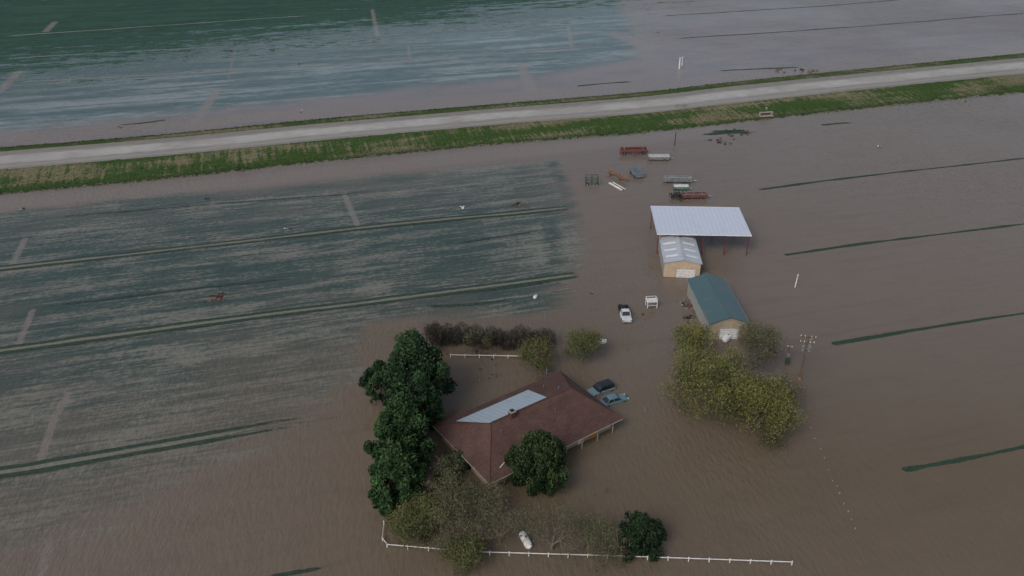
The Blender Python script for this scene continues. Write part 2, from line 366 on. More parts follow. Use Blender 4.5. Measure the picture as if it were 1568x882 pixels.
def dense_tree(name, base, h, r, fmat, trunk=.35, nl=26000, low=.12, size=.26, taper=.6, nclump=230, tip=1.0, up=.3):
    x, y, _ = S(*base); e = empty(name, (x, y, 0), RNG.uniform(0, 6))
    mb = MB(); mb.cyl((0, 0, -.5), (0, 0, h*.55), trunk, bark, 8, trunk*.5); mb.cyl((0, 0, h*.55), (RNG.normal(0, .2), 0, h*.92), trunk*.5, bark, 6, .05)
    for k in range(9):
        z = h*RNG.uniform(.15, .75); a = RNG.uniform(0, 6.28); mb.cyl((0, 0, z), (math.cos(a)*r*.75, math.sin(a)*r*.75, z+r*.35), trunk*.3, bark, 5, .04)
    mb.make("trunk", e)
    zz = RNG.uniform(low, 1, nclump)**.9; ang = RNG.uniform(0, 6.283, nclump)
    prof = np.clip(np.sin(np.pi*np.clip((zz-low)/(1-low)*.86+.14, 0, 1))**.6, .12, 1)
    prof *= (1-taper*np.clip(zz-.45, 0, 1))
    lob = 1+.20*np.sin(ang*3+RNG.uniform(0, 6))+.14*np.sin(ang*5+zz*9)+RNG.normal(0, .07, nclump)
    rad = r*prof*np.sqrt(RNG.uniform(.2, 1, nclump))*lob
    cc = np.stack([np.cos(ang)*rad, np.sin(ang)*rad, zz*h*.95], 1)
    cr = r*RNG.uniform(.07, .24, nclump); ct = np.clip(RNG.normal(.42, .28, nclump), 0, 1)
    wt = cr**1.6; idx = RNG.choice(nclump, nl, p=wt/wt.sum()); d = RNG.normal(size=(nl, 3)); d /= np.linalg.norm(d, axis=1)[:, None]
    rr = RNG.uniform(.2, 1.15, nl)**.7
    c = cc[idx]+d*(cr[idx]*rr)[:, None]*np.array([1, 1, 1.3*tip])
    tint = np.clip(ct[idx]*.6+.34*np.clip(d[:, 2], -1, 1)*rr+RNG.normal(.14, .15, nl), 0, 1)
    v, q, t_ = leaves(c, size, tint, up); np_obj("foliage", v, q, fmat, dict(tint=t_), e)
    return e

def sparse_tree(name, base, h, r, fmat, bmat, depth=4, per_tip=8, size=.16, stems=4, spread=.5, clump=.5, trunk=.2, extra=0):
    x, y, _ = S(*base); e = empty(name, (x, y, 0), 0)
    mb = MB(); tips = []; fork = h*.16
    mb.cyl((0, 0, -.5), (0, 0, fork), trunk*1.2, bmat, 8, trunk)
    for k in range(stems):
        a = 6.283*k/stems+RNG.uniform(-.4, .4); tilt = RNG.uniform(.35, .9)*min(1.6, r/(h*.5))
        branches(mb, Vector((0, 0, fork*.9)), Vector((math.cos(a)*tilt, math.sin(a)*tilt, 1)), h*.34, trunk*.7, depth, bmat, spread, tips, .12)
    T = np.array(tips); ext = np.sqrt((T[:, :2]**2).sum(1)); k1 = r/np.percentile(ext, 92); k2 = h/np.percentile(T[:, 2], 97)
    sc = np.array([k1, k1, k2]); mb.V = [(vx*k1, vy*k1, vz*k2) for vx, vy, vz in mb.V]; mb.make("branches", e)
    T = T*sc; T0 = len(T)
    if extra:  # clumps of drooping shoots that fill the crown envelope
        nc = max(12, extra//9); ph = RNG.uniform(0, 6.283, nc); cz = RNG.uniform(-.2, 1, nc); lob = 1+.12*np.sin(ph*4+1)+RNG.normal(0, .07, nc)
        rr = np.sqrt(np.clip(1-cz**2, .03, 1))*r*RNG.uniform(.5, 1.0, nc)*lob
        C = np.stack([np.cos(ph)*rr, np.sin(ph)*rr, h*(.36+.6*cz*RNG.uniform(.8, 1.0, nc))], 1)
        ii = np.repeat(np.arange(nc), 9); T = np.concatenate([T, C[ii]+RNG.normal(0, .45, (len(ii), 3))])
    if per_tip > 0:
        tt = np.clip(RNG.normal(.45, .25, len(T)), 0, 1)
        if extra: ctn = np.clip(RNG.normal(.5, .33, nc), 0, 1.1); tt[T0:] = ctn[ii]
        idx = np.repeat(np.arange(len(T)), per_tip); n = len(idx)
        c = T[idx]+RNG.normal(0, clump, (n, 3))*np.array([1, 1, .9]); c[:, 2] = np.maximum(c[:, 2], .15)
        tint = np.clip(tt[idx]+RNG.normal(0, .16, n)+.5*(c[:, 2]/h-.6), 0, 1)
        v, q, t_ = leaves(c, size, tint, 0, .35); np_obj("foliage", v, q, fmat, dict(tint=t_), e)
    return e

ever = foliage_mat("evergreen_foliage", (.010, .026, .014), (.044, .088, .038))
ever2 = foliage_mat("evergreen_foliage_light", (.012, .032, .013), (.056, .112, .042))
bushm = foliage_mat("bush_foliage", (.012, .028, .013), (.050, .082, .032))
roundm = foliage_mat("round_bush_foliage", (.008, .020, .012), (.028, .055, .022))
willow = foliage_mat("willow_foliage", (.034, .040, .020), (.200, .205, .068))
olive = foliage_mat("olive_foliage", (.040, .048, .022), (.140, .150, .060))
greyol = foliage_mat("grey_olive_foliage", (.046, .050, .030), (.145, .145, .080))
hedgem = foliage_mat("hedge_twigs", (.020, .018, .014), (.062, .052, .040))
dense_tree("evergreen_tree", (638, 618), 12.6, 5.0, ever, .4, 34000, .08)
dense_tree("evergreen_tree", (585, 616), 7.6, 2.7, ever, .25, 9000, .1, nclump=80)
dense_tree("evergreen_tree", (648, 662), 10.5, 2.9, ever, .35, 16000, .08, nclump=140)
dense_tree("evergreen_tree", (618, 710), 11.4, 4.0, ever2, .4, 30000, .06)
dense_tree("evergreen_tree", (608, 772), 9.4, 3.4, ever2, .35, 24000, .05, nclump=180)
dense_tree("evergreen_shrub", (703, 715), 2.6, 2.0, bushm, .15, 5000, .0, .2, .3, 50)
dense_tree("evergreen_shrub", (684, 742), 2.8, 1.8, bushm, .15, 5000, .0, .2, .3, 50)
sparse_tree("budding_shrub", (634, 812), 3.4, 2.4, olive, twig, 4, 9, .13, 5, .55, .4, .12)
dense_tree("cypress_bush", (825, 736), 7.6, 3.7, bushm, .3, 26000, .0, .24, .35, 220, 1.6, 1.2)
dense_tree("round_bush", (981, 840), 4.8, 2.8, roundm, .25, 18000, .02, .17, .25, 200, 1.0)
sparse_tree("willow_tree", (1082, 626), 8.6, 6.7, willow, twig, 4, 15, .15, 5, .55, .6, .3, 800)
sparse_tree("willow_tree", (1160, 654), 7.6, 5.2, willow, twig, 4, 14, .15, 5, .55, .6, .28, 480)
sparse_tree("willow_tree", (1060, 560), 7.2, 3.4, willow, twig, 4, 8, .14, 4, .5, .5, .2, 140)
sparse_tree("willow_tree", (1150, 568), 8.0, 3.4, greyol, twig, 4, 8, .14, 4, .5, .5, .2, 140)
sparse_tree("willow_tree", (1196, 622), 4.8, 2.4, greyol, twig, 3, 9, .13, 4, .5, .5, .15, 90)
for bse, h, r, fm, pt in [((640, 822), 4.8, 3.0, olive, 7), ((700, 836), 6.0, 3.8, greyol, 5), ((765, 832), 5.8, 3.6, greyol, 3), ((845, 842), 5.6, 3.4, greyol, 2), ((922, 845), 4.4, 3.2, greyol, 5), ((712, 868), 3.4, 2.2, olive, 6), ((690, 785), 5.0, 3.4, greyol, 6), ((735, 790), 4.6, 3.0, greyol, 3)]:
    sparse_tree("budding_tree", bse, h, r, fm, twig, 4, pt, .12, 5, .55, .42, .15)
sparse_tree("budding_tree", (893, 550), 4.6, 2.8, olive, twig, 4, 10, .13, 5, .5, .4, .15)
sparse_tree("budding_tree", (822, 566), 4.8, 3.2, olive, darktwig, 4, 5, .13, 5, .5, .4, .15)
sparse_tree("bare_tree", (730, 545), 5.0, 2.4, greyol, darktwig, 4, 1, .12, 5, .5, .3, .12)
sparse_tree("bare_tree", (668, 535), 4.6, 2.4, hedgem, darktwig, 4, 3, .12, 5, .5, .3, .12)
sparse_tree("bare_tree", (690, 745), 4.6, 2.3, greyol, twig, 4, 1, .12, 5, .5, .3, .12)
# bare hedge: one object
hedge = empty("bare_hedge", (0, 0, 0)); mb = MB(); hc_ = []
for k in range(17):
    u = 664+k*11.0; x, y, _ = S(u, 524+RNG.uniform(-3, 4)+k*.5); hh = RNG.uniform(2.8, 4.0)
    for j in range(2):
        branches(mb, Vector((x+RNG.normal(0, .5), y+RNG.normal(0, .5), -.2)), Vector((RNG.normal(0, .4), RNG.normal(0, .4), 1)), 1.25, .06, 3, darktwig, .55, None, .1)
    m_ = 800; c = RNG.normal(0, 1, (m_, 3)); c /= np.linalg.norm(c, axis=1)[:, None]; c *= RNG.uniform(.3, 1.15, (m_, 1))**.5
    hc_.append(c*np.array([1.25, 1.9, hh/2])+np.array([x, y, hh/2]))
mb.make("stems", hedge); c = np.concatenate(hc_)
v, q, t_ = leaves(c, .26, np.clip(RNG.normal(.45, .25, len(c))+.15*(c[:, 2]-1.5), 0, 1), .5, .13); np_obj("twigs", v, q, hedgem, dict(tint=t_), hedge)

# ------------------------------------------------------------------ roofs and walls
def shingle_mat():
    m, N, b = mat_base("asphalt_shingles"); pos = N.node('ShaderNodeTexCoord').outputs['Object']
    br = N.node('ShaderNodeTexBrick'); N.setin(br.inputs['Vector'], pos); br.inputs['Scale'].default_value = 1.0
    br.inputs['Color1'].default_value = (.098, .046, .037, 1); br.inputs['Color2'].default_value = (.066, .034, .029, 1); br.inputs['Mortar'].default_value = (.045, .022, .02, 1)
    br.inputs['Mortar Size'].default_value = .03; br.inputs['Brick Width'].default_value = .9; br.inputs['Row Height'].default_value = .28
    n = N.noise(pos, .5, 4); n2 = N.noise(pos, 3, 4, .7)
    c = N.mix(N.sm(n, .35, .7, 0, .6), br.outputs[0], (.125, .068, .054)); c = N.mix(N.sm(n2, .35, .7, 0, .75), c, (.048, .027, .024))
    N.setin(b.inputs['Base Color'], c); b.inputs['Roughness'].default_value = .85; N.setin(b.inputs['Normal'], N.bump(br.outputs[1], .4, .03)); return m
def ribbed(name, col, pitch=.6, axis='X', rough=.35, metal=.3, rust=(.25, .2, .17), ramt=.25, k=.85):
    m, N, b = mat_base(name); pos = N.node('ShaderNodeTexCoord').outputs['Object']
    wv = N.node('ShaderNodeTexWave', wave_type='BANDS', bands_direction=axis); N.setin(wv.inputs['Vector'], pos)
    wv.inputs['Scale'].default_value = math.pi/10/pitch*1.0; wv.inputs['Distortion'].default_value = 0
    n = N.noise(pos, .4, 4); n2 = N.noise(pos, 3, 3)
    c = N.mix(N.sm(wv.outputs[1], .6, 1), col, tuple(x*k for x in col)); c = N.mix(N.math('MULTIPLY', N.sm(n, .5, .75), ramt), c, rust)
    c = N.mix(N.math('MULTIPLY', N.sm(n2, .4, .7), .15), c, tuple(x*.7 for x in col))
    N.setin(b.inputs['Base Color'], c); b.inputs['Roughness'].default_value = rough; b.inputs['Metallic'].default_value = metal
    N.setin(b.inputs['Normal'], N.bump(wv.outputs[1], .3, .03)); return m
shing = shingle_mat(); white_r = ribbed("white_metal_roof", (.64, .70, .82), .9, ramt=.10, k=.93); blue_r = ribbed("blue_white_metal", (.46, .56, .64), .8)
teal_r = ribbed("teal_metal_roof", (.085, .155, .168), .9, 'Y'); barn_r = ribbed("shed_white_roof", (.52, .58, .64), 1.1, 'Y')
cream = M("cream_wall", (.34, .29, .22), .7, .1); tanw = M("tan_wall", (.45, .36, .26), .7, .08); greyw = ribbed("grey_siding", (.30, .32, .31), .5, 'Y', .6, 0)
whitep = M("white_paint", (.66, .66, .66), .5, .1, 2); glass = M("dark_window", (.015, .02, .025), .1, .1, 1, 0, .8); redst = M("red_steel", (.14, .035, .03), .6, .2)
fascia = M("fascia", (.36, .32, .28), .6, .15); brick = M("brick", (.085, .038, .03), .9, .25, 6); black = M("black_rubber", (.015, .015, .017), .7, .2)
steel = M("galvanized_steel", (.30, .32, .34), .4, .2, 2, .5); concrete = M("concrete", (.3, .29, .27), .9, .15)
wood = M("weathered_wood", (.13, .095, .07), .9, .25, 3)

def slab(V3, th):  # thick sheet from polygon (top), returns verts, faces
    n = len(V3); V_ = [Vector(v) for v in V3]+[Vector(v)-Vector((0, 0, th)) for v in V3]
    return V_, [tuple(range(n)), tuple(range(2*n-1, n-1, -1))]+[(i, n+i, n+(i+1) % n, (i+1) % n) for i in range(n)]

# ---- house
EH = 2.35; RH = 5.1
fl, fr, br_, bl = [Vector(S(*p, EH)[:2]) for p in ((740, 747), (950, 640), (861, 568), (672, 646))]
hc = (fl+fr+br_+bl)/4; dx = (fr-fl).normalized()+(br_-bl).normalized(); yaw = math.atan2(dx.y, dx.x)
L = ((fr-fl).length+(br_-bl).length)/4; Wd = ((br_-fr).length+(bl-fl).length)/4
house = empty("ranch_house", (hc.x, hc.y, 0), yaw)
r0 = -L+Wd*.72; r1 = L-Wd*.55
roofv = [(-L, -Wd, EH), (L, -Wd, EH), (L, Wd, EH), (-L, Wd, EH), (r0, 0, RH), (r1, 0, RH)]
mb = MB()
for f in [(0, 1, 5, 4), (1, 2, 5), (2, 3, 4, 5), (3, 0, 4)]:
    v_, f_ = slab([roofv[i] for i in f], .12); mb.add(v_, f_, shing)
mb.make("hip_roof", house)
mb = MB()
def ridgecap(a, c): mb.cyl(Vector(a)+Vector((0, 0, .0)), Vector(c)+Vector((0, 0, .0)), .10, brick, 6)
ridgecap(roofv[4], roofv[5]); 
for a, c in ((0, 4), (3, 4), (1, 5), (2, 5)): ridgecap(roofv[a], roofv[c])
mb.make("ridge_caps", house)
mb = MB()
for c, d in (((0, -Wd-.03, EH-.12), (2*L+.1, .05, .16)), ((0, Wd+.03, EH-.12), (2*L+.1, .05, .16)), ((L+.03, 0, EH-.12), (.05, 2*Wd, .16)), ((-L-.03, 0, EH-.12), (.05, 2*Wd, .16))): mb.box(c, d, fascia)
mb.make("fascia_boards", house)
mb = MB(); mb.box((0, .1, .8), (2*L-1.6, 2*Wd-2.6, 3.0), cream); mb.make("walls", house)
mb = MB()
for x in (-9, -6.2, -2, 3, 7.3):
    mb.box((x, -Wd+1.36, 1.25), (1.5, .08, 1.1), whitep); mb.box((x, -Wd+1.33, 1.25), (1.3, .08, .9), glass)
mb.box((L-.82, 1.5, 1.2), (.08, 1.8, 1.2), whitep); mb.box((L-.79, 1.5, 1.2), (.08, 1.6, 1.0), glass)
mb.make("windows", house)
mb = MB(); mb.box((5, -Wd+1.36, .9), (1.0, .08, 2.1), whitep); mb.box((-3.9, -Wd+1.36, .9), (1.0, .08, 2.1), redst); mb.make("doors", house)
mb = MB()
for x in np.arange(1.5, L-.5, 2.9): mb.box((x, -Wd+.35, 1.0), (.12, .12, 2.4), fascia)
mb.make("porch_posts", house)
sl = (RH-EH)/Wd
def rp(x, y, z=.05): return (x, y, RH-abs(y)*sl+z)
mb = MB(); v_, f_ = slab([rp(r0-.2, .2, .14), rp(3.4, .2, .14), rp(3.8, 5.2, .14), rp(r0-2.6, 5.2, .14)], .06); mb.add(v_, f_, blue_r); mb.make("metal_roof_panel", house)
mb = MB(); mb.box((-3.1, -.3, RH+.1), (.75, .75, 1.3), brick); mb.box((-3.1, -.3, RH+.8), (.9, .9, .12), concrete); mb.box((-3.1, -.3, RH+.92), (.5, .5, .14), black); mb.make("chimney", house)
mb = MB()
for x, y in ((3.2, -2.2), (6.5, 1.3), (-6, -1.8), (5.8, 4)):
    z = RH-abs(y)*sl; mb.cyl((x, y, z-.1), (x, y, z+.45), .09, steel, 8)
mb.make("roof_vents", house)
mb = MB(); mb.cyl(rp(-9.2, -Wd+1.2, .12), rp(-6.4, -Wd+2.2, .12), .06, whitep, 6); mb.make("roof_cable", house)
e = empty("storage_bin", S(905, 668), yaw); mb = MB(); yel = M("yellow_plastic", (.42, .22, .05), .5, .15); mb.box((0, 0, .4), (1.3, .8, .9), yel, 0, .92); mb.box((0, 0, .9), (1.25, .8, .1), yel); mb.make("body_and_lid", e, .03)

# ---- generic gable shed
def rect(px, h):
    c = [Vector(S(*p, h)[:2]) for p in px]; cen = sum(c, Vector((0, 0)))/4   # order: FL FR BR BL
    d = (c[1]-c[0]).normalized()+(c[2]-c[3]).normalized(); 
    return cen, ((c[1]-c[0]).length+(c[2]-c[3]).length)/4, ((c[3]-c[0]).length+(c[2]-c[1]).length)/4, math.atan2(d.y, d.x), c

def gable_shed(name, px, h, rise, roofm, wallm, frontm, door, over=.25, skylight=False):
    cen, hx, hy, yw, c = rect(px, h)
    yb = math.atan2((c[3]-c[0]).y+(c[2]-c[1]).y, (c[3]-c[0]).x+(c[2]-c[1]).x)-math.pi/2; yw = (yw+yb)/2
    e = empty(name, (cen.x, cen.y, 0), yw); wx, wy = hx-over, hy-over
    mb = MB()
    for s in (-1, 1):
        q = [(s*hx, -hy, h), (s*hx, hy, h), (0, hy, h+rise), (0, -hy, h+rise)]
        if s > 0: q = q[::1]
        else: q = q[::-1]
        v_, f_ = slab(q, .08); mb.add(v_, f_, roofm)
    mb.make("gable_roof", e)
    mb = MB(); mb.box((0, 0, h+rise+.02), (.35, 2*hy+.04, .08), roofm)
    for s in (-1, 1): mb.box((s*(hx+.03), 0, h-.03), (.08, 2*hy, .12), steel)
    mb.make("ridge_and_gutters", e)
    k = h+rise*(1-wx/hx)-.1
    Vw = [(-wx, -wy, -.6), (wx, -wy, -.6), (wx, wy, -.6), (-wx, wy, -.6), (-wx, -wy, k), (wx, -wy, k), (wx, wy, k), (-wx, wy, k), (0, -wy, h+rise-.1), (0, wy, h+rise-.1)]
    Fw = [(0, 1, 5, 8, 4), (2, 3, 7, 9, 6), (1, 2, 6, 5), (3, 0, 4, 7)]
    obj("walls", Vw, Fw, [frontm, wallm], [0, 0, 1, 1], e)
    mb = MB(); dw, dh, dxo = door
    mb.box((dxo, -wy-.03, dh/2-.3), (dw+.3, .06, dh+.3+.3), fascia); mb.box((dxo, -wy-.06, dh/2-.3), (dw, .08, dh+.3), whitep)
    for z in np.arange(.3, dh, .5): mb.box((dxo, -wy-.105, z), (dw, .012, .04), steel)
    mb.make("garage_door", e)
    if skylight:
        mb = MB()
        for s in (-1, 1):
            for yy in (-hy*.62, -hy*.2, hy*.25, hy*.68):
                x0, x1 = s*hx*.2, s*hx*.85; z0, z1 = h+rise*(1-.2)+.04, h+rise*(1-.85)+.04
                q = [(x1, yy-.3, z1), (x1, yy+.3, z1), (x0, yy+.3, z0), (x0, yy-.3, z0)]
                if s < 0: q = q[::-1]
                v_, f_ = slab(q, .03); mb.add(v_, f_, whitep)
        mb.make("skylight_panels", e)
    return e
gable_shed("white_roof_shed", [(1018, 403), (1074, 404), (1065, 361), (1006, 358)], 3.2, .8, barn_r, greyw, tanw, (3.6, 2.0, .8), skylight=True)
gable_shed("teal_roof_shed", [(1081, 498), (1141, 494), (1114, 425), (1058, 429)], 3.2, 1.3, teal_r, greyw, cream, (3.2, 2.2, .2))

# ---- pole barn
cen, hx, hy, yw, c = rect([(1007, 357), (1149, 359), (1134, 320), (995, 317)], 5.0)
pb = empty("pole_barn", (cen.x, cen.y, 0), yw)
mb = MB(); v_, f_ = slab([(-hx, -hy, 4.8), (hx, -hy, 4.8), (hx, hy, 5.3), (-hx, hy, 5.3)], .1); mb.add(v_, f_, white_r); mb.make("mono_pitch_roof", pb)
mb = MB()
for x in np.linspace(-hx+.4, hx-.4, 5):
    for y, z in ((-hy+.5, 4.7), (hy-.5, 5.15)): mb.box((x, y, (z-.6)/2), (.18, .18, z+.5), redst)
    mb.box((x, 0, 4.83), (.18, 2*hy-.6, .2), redst, rot=Matrix.Rotation(math.atan(.5/(2*hy)), 3, 'X'))
for y, z in ((-hy+.5, 4.55), (0, 4.75), (hy-.5, 5.0)): mb.box((0, y, z), (2*hx-.4, .1, .16), redst)
mb.make("steel_frame", pb)
mb = MB()
for s in (-1, 1): mb.box((0, s*(hy+.03), 4.72 if s < 0 else 5.22), (2*hx, .06, .2), whitep)
mb.make("roof_trim", pb)

# ------------------------------------------------------------------ vehicles
def car(name, px, yw, paint, L=4.6, Wc=1.8, sink=.45, roofm=None, kind='sedan'):
    x, y, _ = S(*px); e = empty(name, (x, y, -sink), yw); roofm = roofm or paint
    st = [(-L/2, .72, .45, .72), (-L/2+.15, .85, .3, .86), (-L*.3, .9, .25, .95), (-.1, .9, .25, .97), (L*.2, .9, .25, .95), (L/2-.5, .87, .28, .82), (L/2-.1, .78, .35, .68), (L/2, .68, .42, .6)]
    k = Wc/1.8; V_ = []; Fc = []
    for sx, hw, zb, zt in st:
        hw *= k; V_ += [(sx, -hw*.92, zb), (sx, -hw, zb+.2), (sx, -hw*.97, zt-.08), (sx, -hw*.86, zt), (sx, hw*.86, zt), (sx, hw*.97, zt-.08), (sx, hw, zb+.2), (sx, hw*.92, zb)]
    for i in range(len(st)-1):
        for j in range(8): a, c = i*8+j, i*8+(j+1) % 8; Fc.append((a, a+8, c+8, c))
    Fc += [tuple(range(8)), tuple(range(len(st)*8-1, len(st)*8-9, -1))]
    obj("body", V_, Fc, paint, None, e, .03, True)
    rb, rf, tb_, tf = (-1.75, 1.0, -1.15, .35) if kind == 'sedan' else (-2.05, 1.0, -1.85, .4)
    zt = 1.42 if kind == 'sedan' else 1.68; hb, ht = .80*k, .60*k if kind == 'sedan' else .68*k
    mb = MB(); mb.add([(rb, -hb, .94), (rf, -hb, .94), (rf, hb, .94), (rb, hb, .94), (tb_, -ht, zt), (tf, -ht, zt), (tf, ht, zt), (tb_, ht, zt)], [(0, 1, 5, 4), (1, 2, 6, 5), (2, 3, 7, 6), (3, 0, 4, 7)], glass)
    mb.make("windows", e)
    mb = MB(); mb.box(((tb_+tf)/2, 0, zt+.02), (tf-tb_+.12, ht*2+.06, .07), roofm, 0, .94)
    for s in (-1, 1):
        for (xa, xb) in ((rb, tb_), (rf, tf), ((rb+rf)/2, (tb_+tf)/2)): mb.cyl((xa, s*hb, .94), (xb, s*ht, zt), .045, roofm, 6)
    mb.make("roof_and_pillars", e, .02)
    mb = MB()
    for sx in (-L*.31, L*.32):
        for s in (-1, 1): mb.wheel((sx, s*.8*k, .32), .33, .22, black, steel)
    mb.make("wheels", e)
    mb = MB()
    for s in (-1, 1): mb.box((L/2-.06, s*.55*k, .62), (.14, .35, .13), whitep); mb.box((-L/2+.05, s*.6*k, .72), (.12, .3, .14), redst); mb.box((.75, s*.98*k, 1.0), (.16, .2, .13), roofm)
    mb.make("lights_and_mirrors", e)
    return e
pbl = M("blue_car_paint", (.13, .23, .28), .3, .08, 1, .2, .6); pdk = M("dark_car_paint", (.02, .025, .03), .3, .1, 1, .1, .6); psil = M("silver_blue_paint", (.17, .26, .30), .3, .08, 1, .2, .6)
car("parked_suv", (920, 598), math.radians(208), psil, 4.8, 1.9, .45, pdk, 'suv')
car("parked_sedan", (940, 614), math.radians(25), pbl, 4.6, 1.8, .45)

def pickup(px, yw):
    x, y, _ = S(*px); e = empty("pickup_truck", (x, y, -.35), yw); pw = M("white_truck_paint", (.55, .58, .61), .35, .06, 1, 0, .6)
    mb = MB(); mb.box((1.75, 0, .85), (1.5, 1.8, .55), pw, 0, .94); mb.box((.35, 0, .75), (1.6, 1.86, .75), pw); mb.box((-1.55, -.88, .8), (2.4, .1, .65), pdk); mb.box((-1.55, .88, .8), (2.4, .1, .65), pdk); mb.box((-2.72, 0, .8), (.1, 1.86, .65), pdk); mb.box((-1.55, 0, .55), (2.4, 1.7, .1), pdk)
    mb.make("body_and_bed", e, .05)
    mb = MB(); mb.add([(-.4, -.82, 1.12), (1.15, -.82, 1.12), (1.15, .82, 1.12), (-.4, .82, 1.12), (-.25, -.66, 1.72), (.6, -.66, 1.72), (.6, .66, 1.72), (-.25, .66, 1.72)], [(0, 1, 5, 4), (1, 2, 6, 5), (2, 3, 7, 6), (3, 0, 4, 7)], glass); mb.make("windows", e)
    mb = MB(); mb.box((.18, 0, 1.75), (.98, 1.38, .08), pw, 0, .95)
    for s in (-1, 1):
        for a, c in ((-.4, -.25), (1.15, .6), (.4, .2)): mb.cyl((a, s*.82, 1.12), (c, s*.66, 1.72), .05, pw, 6)
    mb.make("cab_roof", e, .02)
    mb = MB()
    for sx in (-1.7, 1.65):
        for s in (-1, 1): mb.wheel((sx, s*.82, .36), .38, .26, black, steel)
    mb.make("wheels", e)
    mb = MB()
    for i in range(12): mb.box((-2.5+i*.18, RNG.uniform(-.55, .55), .95), (RNG.uniform(.3, .7), RNG.uniform(.3, .8), RNG.uniform(.5, 1.0)), random.choice([pdk, black, black, wood]), RNG.uniform(0, 1))
    mb.make("bed_cargo", e)
    mb = MB(); mb.box((2.52, 0, .6), (.12, 1.8, .2), steel)
    for s in (-1, 1): mb.box((2.5, s*.72, .9), (.06, .3, .2), steel)
    mb.make("bumper_and_lights", e)
pickup((957, 484), math.radians(-88))

# ------------------------------------------------------------------ farm equipment
orange = M("orange_steel", (.30, .14, .06), .7, .2); redp = M("red_implement_paint", (.22, .04, .03), .6, .2); rust = M("rusty_steel", (.15, .065, .055), .85, .25, 2)
tealp = M("teal_paint", (.08, .20, .19), .6, .2); bluep = M("grey_blue_paint", (.14, .18, .21), .6, .2); dgreen = M("dark_green_steel", (.03, .07, .045), .7, .2)
def trailer(name, px, yw, Lt, Wt, Ht, mat, ribs=6, deck=.2, top=1.08, inner=None, cover=False):
    x, y, _ = S(*px); e = empty(name, (x, y, 0), yw); mb = MB()
    hx, hy, th = Lt/2, Wt/2, .07
    mb.box((0, 0, deck), (Lt, Wt, .14), mat)
    for s in (-1, 1):
        mb.box((0, s*(hy-th/2), deck+Ht/2), (Lt, th, Ht-.05), mat); mb.box((s*(hx-th/2), 0, deck+Ht/2), (th, Wt-.16, Ht-.05), mat)
        mb.box((0, s*(hy+.02), deck+Ht), (Lt+.08, .12, .1), steel)
        for k in np.linspace(-hx+.1, hx-.1, ribs): mb.box((k, s*(hy+.05), deck+Ht/2), (.09, .09, Ht), mat)
    mb.make("hopper_body", e)
    mb = MB()
    if cover:
        n = 8; 
        V_ = []; Fc = []
        for xx in (-hx, hx):
            for k in range(n+1): a = math.pi*k/n; V_.append((xx, -math.cos(a)*hy, deck+Ht+.05+math.sin(a)*.35))
        for k in range(n): Fc.append((k, k+1, n+2+k, n+1+k))
        Fc += [tuple(range(n, -1, -1)), tuple(range(n+1, 2*n+2))]; mb.add(V_, Fc, inner or steel)
    else:
        mb.box((0, 0, deck+Ht*.55), (Lt-.2, Wt-.2, .1), inner or black)
        for k in np.linspace(-hx*.6, hx*.6, 3): mb.box((k, 0, deck+Ht), (.08, Wt-.1, .08), steel)
    mb.make("cover_or_load", e)
    mb = MB(); mb.cyl((hx, -hy*.6, deck), (hx+1.3, 0, deck), .06, steel, 6); mb.cyl((hx, hy*.6, deck), (hx+1.3, 0, deck), .06, steel, 6)
    for sx in (-hx*.6, hx*.5):
        for s in (-1, 1): mb.wheel((sx, s*(hy+.16), 0), .42, .22, black, steel)
    mb.make("drawbar_and_wheels", e); return e
def implement(name, px, yw, Lt, Wt, mat, bars=3, tines=12, zt=.8):
    x, y, _ = S(*px); e = empty(name, (x, y, 0), yw); mb = MB()
    for k in np.linspace(-Wt/2, Wt/2, bars): mb.box((0, k, zt), (Lt, .16, .18), mat)
    for k in np.linspace(-Lt/2+.1, Lt/2-.1, 5): mb.box((k, 0, zt+.12), (.14, Wt, .12), mat)
    mb.make("frame", e); mb = MB()
    for k in np.linspace(-Lt/2, Lt/2, tines):
        for j in np.linspace(-Wt/2, Wt/2, bars): mb.cyl((k, j, zt), (k+.1, j-.15, -.2), .05, black, 5)
    mb.make("tines", e); mb = MB()
    mb.cyl((-.8, -Wt/2, zt), (0, -Wt/2-1.6, .4), .08, mat, 6); mb.cyl((.8, -Wt/2, zt), (0, -Wt/2-1.6, .4), .08, mat, 6)
    for s in (-1, 1): mb.wheel((s*Lt*.35, 0, .35), .45, .25, black, steel); mb.cyl((s*Lt*.35, 0, zt), (s*Lt*.35, .5, zt+.8), .05, steel, 6)
    mb.make("hitch_and_wheels", e); return e
e = implement("red_harrow", (970, 236), math.radians(3), 7.4, 1.9, redp, 3, 14, 1.2)
mb = MB(); mb.box((0, .9, 1.6), (7.2, .3, .3), redp); mb.cyl((-3.6, .4, 1.4), (3.6, .4, 1.4), .16, black, 8); mb.make("seed_box", e)
trailer("grey_trailer", (1008, 244), math.radians(0), 5.6, 2.2, .7, steel, 6, .3, cover=True, inner=M("pale_tarp", (.36, .36, .36), .7, .15))
trailer("flatbed_trailer", (975, 268), math.radians(103), 5.0, 2.2, .8, bluep, 5, .35, inner=M("blue_tarp", (.12, .17, .22), .6, .2))
trailer("grain_trailer", (1037, 279), math.radians(-2), 7.2, 1.7, .9, steel, 9, .5, inner=M("grey_load", (.30, .31, .31), .8, .2))
trailer("teal_sprayer", (1042, 290), math.radians(0), 3.6, 1.5, .6, tealp, 4, .3, cover=True, inner=M("white_tank", (.45, .48, .48), .5, .1))
trailer("red_trailer", (1062, 303), math.radians(3), 6.2, 1.6, .8, rust, 7, .4, inner=M("red_load", (.22, .09, .07), .8, .2))
implement("cultivator", (1036, 303), math.radians(10), 3.0, 2.2, black, 3, 7, .8)
